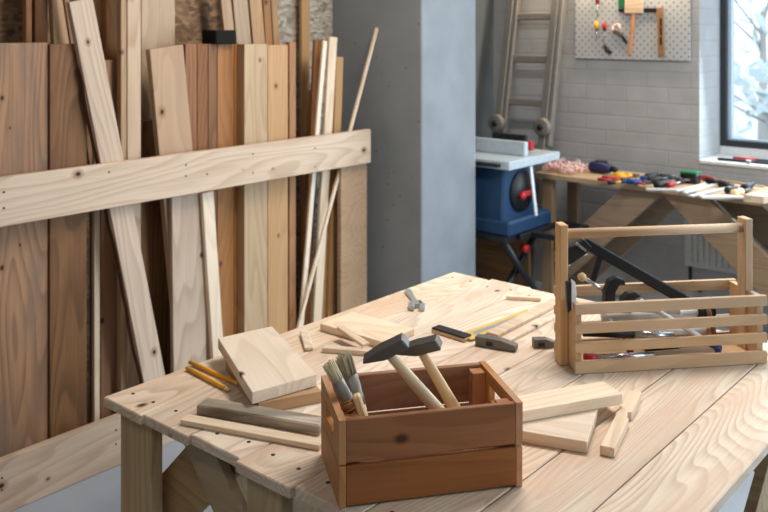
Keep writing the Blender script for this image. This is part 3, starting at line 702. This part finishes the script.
# scraper by the end
s = thing('scraper', 'putty knife with a white blade upright at the left end of the toolbox', 'scraper')
c0 = tx(571,300,.028); s.location = c0; iv = T(c0).inverted()
hx = frame(c0, xT, nT*-1); hi = hx.inverted()
def pr(pts, dep, w0, w1, mat, nm, par): return MB().prism([((hi@tx(a,b,dep)).x, (hi@tx(a,b,dep)).y) for a, b in pts], w0, w1, iv@hx, .0008).build(nm, mat, par)
pr([(571,279),(575,282),(576.5,294),(575,307),(571,309)], .028, -.002, .002, M['whiteplastic'], 'blade', s)
pr([(565.5,282),(570.8,281),(570.8,309),(567.5,313),(566,300)], .028, -.005, .005, M['blackmetal'], 'blade_holder', s)
# tools lying inside
def rod(name, label, cat, a, b, ya, yb, r, mat, hm=None, hf=.35):
    p, q = TM@Vector((a[0], ya, a[1])), TM@Vector((b[0], yb, b[1]))
    t = thing(name, label, cat, T(p)); d = q-p
    MB().tube((0,0,0), d*hf, r, r*.85, 12).build('handle', hm or mat, t)
    MB().tube(d*(hf+.005), d, r*.7, None, 10).build('shaft', mat, t)
rod('screwdriver', 'red-handled screwdriver at the bottom left of the toolbox', 'screwdriver', (.030,.026), (.20,.024), .03, .03, .011, M['bright'], M['red'], .16)
rod('chisel', 'black-handled chisel low in the left half of the toolbox', 'chisel', (.035,.082), (.26,.060), .050, .050, .0125, M['bright'], M['black'], .55)
rod('screwdriver', 'blue and white screwdriver sloping in the middle of the toolbox', 'screwdriver', (.37,.030), (.17,.155), .030, .030, .009, M['whiteplastic'], M['blue'], .15)
rod('file', 'white bladed file lying across the right half of the toolbox', 'file', (.39,.100), (.10,.098), .096, .096, .015, M['whiteplastic'], M['black'], .15)
rod('file', 'long bright flat file lying across the middle of the toolbox', 'file', (.38,.062), (.20,.060), .078, .078, .015, M['whiteplastic'], M['stickred'], .12)
rod('marking_knife', 'red-tipped knife standing slantwise in the toolbox', 'knife', (.16,.020), (.10,.120), .062, .10, .008, M['whiteplastic'], M['red'], .3)
rod('chisel', 'black-handled chisel at the bottom right of the toolbox', 'chisel', (.20,.028), (.34,.030), .075, .075, .012, M['blue'], M['black'], .62)
rod('rasp', 'dark brown handled rasp upright at the right end of the toolbox', 'rasp', (.375,.016), (.350,.120), .045, .045, .008, M['dark'], M['dark'], .4)

# ------------------------------------------------------------------ far bench with its tools
BZ = .788; YB0 = 4.33
bl, brr = onY(535, 175, YB0).x, .35
fb = thing('workbench', 'long narrow workbench with crossed legs under the window by the brick wall', 'workbench', T(((bl+brr)/2, 4.43, 0)))
cx0 = (bl+brr)/2
MB().box((bl-cx0, YB0-4.43, BZ-.03), (brr-cx0, .28, BZ), None, .003).build('bench_top', M['benchtop'], fb)
def bleg(px0, px1, Y): 
    a, b = onY(px0, 250, Y).x, onY(px1, 250, Y).x
    MB().box((a-cx0, Y-4.43, 0), (b-cx0, Y-4.43+.045, BZ-.036), None, .002).build('leg', M['farleg'], fb)
bleg(542, 552, YB0+.03); bleg(567, 577, YB0+.29)
MB().box((brr-.10-cx0, YB0+.03-4.43, 0), (brr-cx0, YB0+.08-4.43, BZ-.036), None, .002).build('leg', M['farleg'], fb)
MB().box((brr-.10-cx0, .20, 0), (brr-cx0, .25, BZ-.036), None, .002).build('leg', M['farleg'], fb)
def bbrace(p0, p1, wd, Y, mat='farlegX'):
    a, b = onY(*p0, Y), onY(*p1, Y); o = Vector((cx0, 4.43, 0)); d = (b-a).normalized()
    t = (a.z-.02)/-d.z
    if d.x < 0: t = min(t, (a.x-(bl+.12))/-d.x)
    else: t = min(t, (brr-.15-a.x)/d.x)
    b = a + d*t
    MB().beam(a-o-(b-a).normalized()*.25, b-o, wd, .04, (0,1,0)).clip(BZ-.0305).clip(.001, False).build('brace', M[mat], fb)
bbrace((634,199), (585,243), .16, YB0+.06)
bbrace((699,209), (752,262), .16, YB0+.06)
bbrace((668,202), (618,247), .10, YB0+.27)
bbrace((748,212), (800,262), .14, YB0+.27)
# heap of pink shavings
sh = MB(); rg = random.Random(11)
for i in range(170):
    p = onY(rg.uniform(548, 582), 168, 4.46); x = p.x; y = 4.46 + rg.uniform(-.10,.10); z = BZ + .004 + min(.045, abs(rg.gauss(0,.026)))
    r = rg.uniform(.008,.018); a0 = rg.uniform(0,6); ax_ = Vector((rg.uniform(-1,1),rg.uniform(-1,1),rg.uniform(-.6,.6))).normalized(); u = ax_.orthogonal().normalized(); v = ax_.cross(u)
    pts = [Vector((x,y,max(z,BZ+.008+r))) + u*r*math.cos(a0+k*.8) + v*r*math.sin(a0+k*.8) + ax_*k*.002 for k in range(8)]
    vs_, fs_ = [], []
    for q in pts: vs_ += [q-ax_*.003, q+ax_*.003]
    for k in range(7): fs_.append((2*k,2*k+1,2*k+3,2*k+2))
    sh._add(vs_, fs_)
tag(sh.build('wood_shavings', M['pink'], None), 'heap of pinkish wood shavings on the left end of the far bench', 'shavings', kind='stuff')
def onB(px, py): return at(px, py, BZ)
# cordless drill
def tool_root(name, label, cat, px, py, rz=0): p = onB(px, py); return thing(name, label, cat, T((p.x,p.y,BZ+.0005)) @ Matrix.Rotation(rz,4,'Z'))
dr = tool_root('cordless_drill', 'navy cordless drill lying on the far bench beside the shavings', 'drill', 604, 174, R(-4))
MB().lathe([(.020,-.09),(.030,-.08),(.031,0),(.026,.03),(.018,.045)], T((0,0,.033)) @ Matrix.Rotation(R(90),4,'Y'), 16).build('motor_body', M['navy'], dr)
MB().lathe([(.017,.046),(.017,.07),(.009,.085)], T((0,0,.033)) @ Matrix.Rotation(R(90),4,'Y'), 14).build('chuck', M['black'], dr)
MB().beam((-.055,.02,.033), (-.075,.085,.028), .036, .034, (0,0,1), .006).build('grip', M['navy'], dr)
MB().box((-.115,.085,.002), (-.045,.125,.056), None, .006).build('battery', M['black'], dr)
def barT(name, label, cat, p0, p1, r, mh, ms, hf=.45, flat=False, zoff=0.0):
    a, b = onB(*p0), onB(*p1); t = thing(name, label, cat, frame((a.x,a.y,BZ+.0006+zoff), b-a, (0,0,1))); L = (b-a).length
    Q = T((0,0,r)) @ Matrix.Rotation(R(90),4,'Y')
    MB().lathe([(r*.6,0),(r,.006),(r*.8,L*hf*.8),(r*.9,L*hf)], Q, 12).build('handle', M[mh], t)
    if flat: MB().box((L*hf,-r*1.1,r-.003), (L,r*1.1,r+.003), None, .001).build('blade', M[ms], t)
    else: MB().tube((L*hf,0,r), (L,0,r), r*.4).build('shaft', M[ms], t)
    return t
def pliers(label, px, py, rz, mat, s=1.0):
    p = tool_root('pliers', label, 'pliers', px, py, rz)
    for k in (-1, 1):
        MB().path([(.0,.004*k,.008),(-.04*s,.022*k,.008),(-.12*s,.030*k,.008)], .007*s).build('handle', M[mat], p)
        MB().prism([(0,0),(.02*s,.012*k),(.05*s,.004*k),(.05*s,.0005*k)], .003, .014, None, .0006).build('jaw', M['steel'], p)
    return p
pliers('red-handled pliers next to the navy drill on the far bench', 620, 182, R(10), 'red', .9)
pliers('yellow-handled pliers between the red and the blue tools on the far bench', 632, 177.5, R(35), 'yellow', .8)
pliers('blue-handled pliers on the far bench', 642, 184, R(20), 'blue', .9)
barT('screwdriver', 'short yellow screwdriver in front of the red pliers', 'screwdriver', (608,185), (624,184), .009, 'black', 'yellow', .4)
barT('screwdriver', 'blue screwdriver near the front edge of the far bench', 'screwdriver', (627,184), (645,187), .011, 'blue', 'red', .55)
barT('screwdriver', 'navy screwdriver behind the blue one on the far bench', 'screwdriver', (640,181), (662,183), .011, 'blue', 'bright', .5)
for a, b, lab in (((646,181),(664,178),'black tool behind the blue pliers on the far bench'), ((660,181),(676,180),'thick black tool behind the pink handle on the far bench'), ((706,184),(722,186),'dark file in front of the red-ended rod'), ((718,187),(734,189),'dark file beside the end of the red-ended rod'), ((648,184),(668,182),'black-handled file behind the white strips, leftmost black one'), ((656,189),(676,184),'black gripped tool beside the pink handle on the far bench'), ((668,184),(690,184),'black thick tool left of the red-handled rod')):
    barT('file', lab, 'file', a, b, .014, 'black', 'steel', .6)
barT('screwdriver', 'pink-handled screwdriver among black tools on the far bench', 'screwdriver', (668,188), (684,184), .010, 'red', 'bright', .4)
tbx = tool_root('tool_case', 'low dark green case on the far bench beside the red-handled rod', 'case', 690, 183)
MB().box((-.045,-.02,0), (.045,.03,.035), None, .004).build('case_body', M['blackmetal'], tbx); MB().box((-.045,-.02,.0352), (.045,.03,.045), None, .003).build('case_lid', M['green'], tbx)
barT('long_rod', 'long wooden rod with a red end lying along the back of the far bench', 'rod', (702,180.5), (764,190), .011, 'red', 'tan', .22)
for a, b, wd, lab in (((646,190),(676,191),.02,'white strip lying nearest the drill end of the far bench'), ((676,192),(706,185),.02,'white strip with a reddish edge beside the black tools'), ((684,194),(714,186),.02,'second white strip along the middle of the far bench'), ((690,197),(732,188),.024,'longest white strip near the front of the far bench'), ((700,198),(742,198),.06,'white flat sheet at the bench front below the strips')):
    p, q = onB(*a), onB(*b); k = .004 + .002*random.random()
    tag(MB().beam((p.x,p.y,BZ+.0006+k), (q.x,q.y,BZ+.0006+k), wd, k*2, (0,0,1), .001).build('white_strip', M['paleplastic'], None), lab, 'strip')
barT('chisel', 'dark chisel on the far bench pointing at the pale wooden block', 'chisel', (726,194), (744,191), .012, 'black', 'bright', .55)
barT('plane_iron', 'dark tool with pale handle beside the white sheet on the far bench', 'chisel', (733,197), (750,193), .013, 'handle', 'steel', .5)
barT('mallet', 'black-ended tool near the right of the far bench', 'tool', (744,193), (754,188), .016, 'black', 'navy', .5)
p = onB(758, 202)
tag(MB().prism([(-.06,-.03),(.03,-.045),(.07,.03),(-.02,.045)], 0, .035, frame((p.x,p.y,BZ+.0006), (1,.2,0), (0,0,1)), .002).build('wood_block', M['white'], None), 'pale angular wooden block at the right of the far bench', 'block')
# sill items
p = at(748, 158, WZ0)
sl = thing('chisel', 'dark tool with a red end lying on the window sill', 'chisel', frame((p.x-.03, FW+.08, WZ0+.0005), (1,.08,0), (0,0,1)))
MB().tube((0,0,.012), (.12,0,.012), .011).build('handle', M['red'], sl); MB().box((.12,-.014,.004), (.42,.014,.02), None, .002).build('blade', M['black'], sl)
sl = thing('glue_clamp', 'small black clamp lying at the front of the window sill', 'clamp', frame((p.x-.10, FW+.04, WZ0+.0005), (1,.05,0), (0,0,1)))
MB().box((0,-.01,.0), (.30,.01,.014), None, .002).build('bar', M['black'], sl); MB().box((.16,-.045,0), (.185,-.011,.02), None, .002).build('jaw', M['bright'], sl)

# radiator
ra = thing('radiator', 'white ribbed panel radiator on the brick wall under the far bench', 'radiator', T((onY(685,240,FW-.07).x, FW-.09, 0)))
rb = MB().box((0,.0,.29), (1.1,.05,.58), None, .008)
rb.build('panel', M['radiator'], ra)
rr = MB()
for k in range(32): rr.box((.022+k*.0335, -.010, .315), (.044+k*.0335, 0, .555), None, .003)
rr.build('rib_face', M['radiator'], ra)
MB().path([(.03,.02,.289),(.03,.02,.20),(.06,.05,.16),(.06,.085,.14)], .010).build('valve_pipe', M['blackmetal'], ra)
MB().box((.0,.051,.4), (.05,.09,.45)).build('bracket', M['radiator'], ra)

# pegboard and what hangs on it
YP = FW - .022
x0, x1 = onY(575,30,YP).x, onY(690,30,YP).x
zp = onY(630, 59.5, YP).z
pg = thing('pegboard', 'white perforated pegboard on the brick wall left of the window', 'pegboard', T(((x0+x1)/2, YP, zp)))
W2 = (x1-x0)/2
MB().box((-W2, 0, 0), (W2, .008, .62), None, .001).build('perforated_panel', M['peg'], pg)
for k in (-1, 1): MB().box((k*W2*.9-.012, .0085, .02), (k*W2*.9+.012, .0215, .60)).build('batten', M['boxX'], pg)
def pk(px, py, dy=.012): return onY(px, py, YP-dy)
def hang(name, label, cat, px, py): return thing(name, label, cat, T(pk(px,py)))
def rel(o, px, py, dy=.012): return pk(px,py,dy) - o.matrix_basis.translation
m = hang('mallet', 'pale wooden mallet with slim handle hanging on the pegboard', 'mallet', 634, 6)
MB().beam(rel(m,634,13), rel(m,629.5,55), .022, .018, (0,1,0), .004).build('handle', M['stickred'], m)
MB().beam(rel(m,625,5), rel(m,643,5), .10, .022, (0,1,0), .004).build('mallet_head', M['white'], m)
m = hang('hanging_square', 'wooden-stocked square with three dark marks hanging right on the pegboard', 'square', 661, 8)
MB().beam(rel(m,660,7.5), rel(m,661.5,56), .036, .018, (0,1,0), .002).build('stock', M['amber'], m)
MB().beam(rel(m,644,10.5), rel(m,657.2,10.5), .028, .004, (0,1,0), .0005).build('blade', M['blackmetal'], m)
for py in (22, 31, 41): MB().beam(rel(m,660.8,py-4,.0225), rel(m,660.9,py+4,.0225), .012, .002, (0,1,0), .0003).build('inlay', M['screw'], m)
def sdr(label, px, py, mat, ln, dx=0):
    t = hang('screwdriver', label, 'screwdriver', px, py)
    MB().tube(rel(t,px,py-4), rel(t,px+dx*.2,py+3), .013, .011).build('handle', M[mat], t)
    MB().tube(rel(t,px+dx*.2,py+3.2), rel(t,px+dx,py+ln), .004).build('shaft', M['bright'], t)
sdr('yellow-handled screwdriver hanging leftmost on the pegboard', 596.5, 26, 'yellow', 13)
sdr('red-handled screwdriver hanging beside the yellow one on the pegboard', 604.5, 27, 'red', 14, -1)
sdr('small red screwdriver at the top of the picture on the pegboard', 597.5, 0, 'red', 18)
t = hang('pliers', 'pink-handled pliers hanging by the mallet on the pegboard', 'pliers', 617, 32)
MB().path([rel(t,612,33), rel(t,613.5,26), rel(t,619,24), rel(t,620,31)], .007).build('handle', M['pink'], t)
MB().beam(rel(t,614,31), rel(t,623,35), .025, .012, (0,1,0), .003).build('pivot', M['steel'], t)
MB().beam(rel(t,621,34.5), rel(t,627,43), .016, .010, (0,1,0), .002).build('jaw', M['blackmetal'], t)
t = hang('hook_tool', 'small black hooked tool hanging lowest on the pegboard', 'tool', 606, 48)
MB().path([rel(t,604,45), rel(t,606.5,49), rel(t,611,53)], .011).build('grip', M['black'], t)
MB().tube(rel(t,603,36), rel(t,604,45), .003).build('shank', M['stickred'], t)
t = hang('spirit_level', 'green bar hanging at the top of the pegboard beside the mallet', 'level', 621.5, 4)
MB().beam(rel(t,621.5,-16), rel(t,621.5,8), .034, .02, (0,1,0), .003).build('level_body', M['green'], t)
MB().beam(rel(t,621.5,8.4), rel(t,621.5,12), .034, .02, (0,1,0), .003).build('end_cap', M['black'], t)

# ------------------------------------------------------------------ ladder on the far wall
tl, trr = onY(512, 0, 4.77), onY(557, 0, 4.77)
bl2, br2 = onY(498, 150, 4.60), onY(543, 150, 4.60)
xl, xr = (tl.x+bl2.x)/2, (trr.x+br2.x)/2
dz = (tl.z-bl2.z)
def lp(x, z): return Vector((x, 4.60+(z-.90)*(.17/.88), z))
zt_ = 1.98; ld = thing('folding_ladder', 'dusty aluminium folding ladder leaning on the brick wall', 'ladder', T(lp((xl+xr)/2, 0)))
o0 = lp((xl+xr)/2, 0); nl = Vector((0,-1,.193)).normalized()
for x in (xl, xr):
    MB().beam(lp(x,0.012)-o0, lp(x,zt_)-o0, .048, .055, Vector((0,-1,.193)), .004).build('rail', M['alu'], ld)
    MB().beam(lp(x+.041,0.9)-o0, lp(x+.041,zt_)-o0, .030, .045, Vector((0,-1,.193)), .004).build('inner_rail', M['alu'], ld)
    MB().lathe([(.045,-.02),(.055,-.015),(.055,.015),(.045,.02)], frame(lp(x+.01,1.02)-o0-Vector((0,.05,0)), (0,0,1), (0,-1,0.2)), 18).build('hinge_joint', M['alu'], ld)
    MB().lathe([(.018,0),(.018,.012)], frame(lp(x+.01,1.02)-o0-Vector((0,.072,0)), (0,0,1), (0,-1,0.2)), 14).build('hinge_button', M['black'], ld)
z = onY(530, 102.5, 4.66).z
for k in range(-4, 4):
    zz = z + k*.265
    if zz < .1 or zz > zt_: continue
    MB().beam(lp(xl+.0245,zz)-o0, lp(xr-.0245,zz)-o0, .042, .03, Vector((0,-1,.193)), .004).build('rung', M['alu'], ld)

# ------------------------------------------------------------------ table saw
SZ = .92
s0, s1 = at(507,162,SZ), at(564,152,SZ)
SX1, SY0, SY1 = (s0.x*2+s1.x)/3, s0.y, s1.y+.005; SX0 = SX1-.52
ts = thing('table_saw', 'blue site table saw on a black stand beyond the pillar', 'saw', T(((SX0+SX1)/2, (SY0+SY1)/2, 0)))
ox, oy = (SX0+SX1)/2, (SY0+SY1)/2
def B_(n, m, a, b, bev=.004): return MB().box((a[0]-ox,a[1]-oy,a[2]), (b[0]-ox,b[1]-oy,b[2]), None, bev).build(n, M[m], ts)
B_('table_plate', 'palegrey', (SX0,SY0,SZ-.045), (SX1,SY1,SZ))
B_('rip_fence', 'palegrey', (SX0+.02, SY0+.23, SZ+.001), (SX1-.05, SY0+.27, SZ+.075))
B_('fence_rail', 'blackmetal', (SX0, SY0-.03, SZ-.03), (SX1-.05, SY0-.001, SZ-.012))
B_('riving_guard', 'black', (SX0+.2, SY0+.32, SZ+.001), (SX0+.42, SY0+.35, SZ+.10))
B_('guard_clip', 'red', (SX0+.43, SY0+.31, SZ+.02), (SX0+.46, SY0+.35, SZ+.07))
bx0, bx1, by0, by1 = SX0+.04, SX1-.05, SY0+.03, SY1-.19
zb0 = .56
body = MB().prism([(by0-oy,SZ-.046),(by1-oy,SZ-.046),(by1-oy+.03,zb0+.10),(by1-oy+.05,zb0+.08),(by1-oy+.05,zb0),(by0-oy-.02,zb0),(by0-oy-.02,zb0+.1)], bx0-ox, bx1-ox, frame((0,0,0),(0,1,0),(1,0,0)), .01)
body.build('motor_housing', M['sawblue'], ts)
B_('base_lip', 'sawblue', (bx0-.02, by0-.03, zb0-.03), (bx1+.05, by1+.10, zb0+.05), .012)
MB().lathe([(.11,0),(.11,.012)], frame((bx1-ox+.001, by0-oy+.16, .74), (0,1,0), (1,0,0)), 24, 1.0).build('tilt_plate', M['black'], ts)
MB().lathe([(.018,0),(.020,.02),(.016,.03)], frame((bx1-ox+.014, by0-oy+.13, .72), (0,1,0), (1,0,0)), 16).build('tilt_knob', M['red'], ts)
MB().box((bx1-ox+.014, by0-oy+.14, .71), (bx1-ox+.03, by0-oy+.26, .74), None, .005).build('lock_lever', M['red'], ts)
MB().beam((bx1-ox+.035, by0-oy+.205, SZ-.05), (bx1-ox+.045, by0-oy+.245, .60), .022, .010, (1,0,0), .002).build('mitre_bar', M['whiteplastic'], ts)
B_('stand_top', 'blackmetal', (bx0-.02, by0-.03, zb0-.065), (bx1+.03, by1+.10, zb0-.031))
fr = MB()
y_a, y_b, xz = SY0+.10, SY1+.02, bx1+.10
for a, b in (((bx1+.031,y_a,.50),(bx1+.06,y_b,.53)), ((bx1+.19,y_a+.1,.50),(bx1+.22,y_b,.53)), ((bx1+.06,y_a+.1,.50),(bx1+.19,y_a+.13,.53)), ((bx1+.06,y_b-.03,.50),(bx1+.19,y_b,.53))): fr.box((a[0]-ox,a[1]-oy,a[2]),(b[0]-ox,b[1]-oy,b[2]),None,.004)
fr.build('outfeed_frame', M['blackmetal'], ts)
for x in (bx0+.02, bx1):
    MB().tube((x-ox,SY0-oy+.02,.50), (x-ox,SY1-oy-.04,.02), .019).build('stand_leg', M['blackmetal'], ts)
    MB().tube((x-ox-.045,SY1-oy-.06,.50), (x-ox-.045,SY0-oy-.14,.02), .019).build('stand_leg', M['blackmetal'], ts)
MB().lathe([(.02,-.02),(.022,.02)], frame((bx1-ox+.03, oy-oy-.08, .44), (0,1,0), (1,0,0)), 14).build('stand_latch', M['red'], ts)
MB().tube((bx0-ox, SY0-oy-.14,.03), (bx1-ox, SY0-oy-.14,.03), .016).build('stand_foot', M['blackmetal'], ts)
# brown panel leaning behind the saw
pz = onY(520, 226, 4.55)
tag(MB().box((-.26,-.02,0), (.30,.0,.50), T((-2.92, 4.36, 0.0005)) , .003).build('plywood_sheet', M['brown'], None), 'brown plywood sheet standing low behind the table saw', 'board')

# repeats share a group
for o in COL.objects:
    if o.parent is None and o.name.split('.')[0] in ('pliers', 'screwdriver', 'file', 'chisel', 'mallet', 'plane_iron', 'tool_case', 'long_rod'):
        p = o.matrix_basis.translation
        if p.y > 4.2 and p.z < BZ + .02: o.matrix_basis = o.matrix_basis @ Matrix.Diagonal((1.0, 1.4, 1.4, 1))
GR = {'pliers': 'pliers on the far bench', 'white_strip': 'white strips on the far bench', 'file': 'files', 'screwdriver': 'screwdrivers', 'wood_lath': 'laths lying on the workbench', 'chisel': 'chisels', 'chipboard_sheet': 'chipboard sheets on the left wall'}
for o in COL.objects:
    b = o.name.split('.')[0]
    if b in GR and o.parent is None and 'group' not in o:
        p = o.matrix_basis.translation; g = GR[b]
        if b in ('file', 'screwdriver', 'chisel'): g += ' in the toolbox' if p.y < 3 else (' on the pegboard' if p.z > 1.3 else ' on the far bench')
        elif b == 'pliers' and p.z > 1.3: g = 'pliers on the pegboard'
        elif b == 'wood_lath' and p.x < -2.5: continue
        o['group'] = g
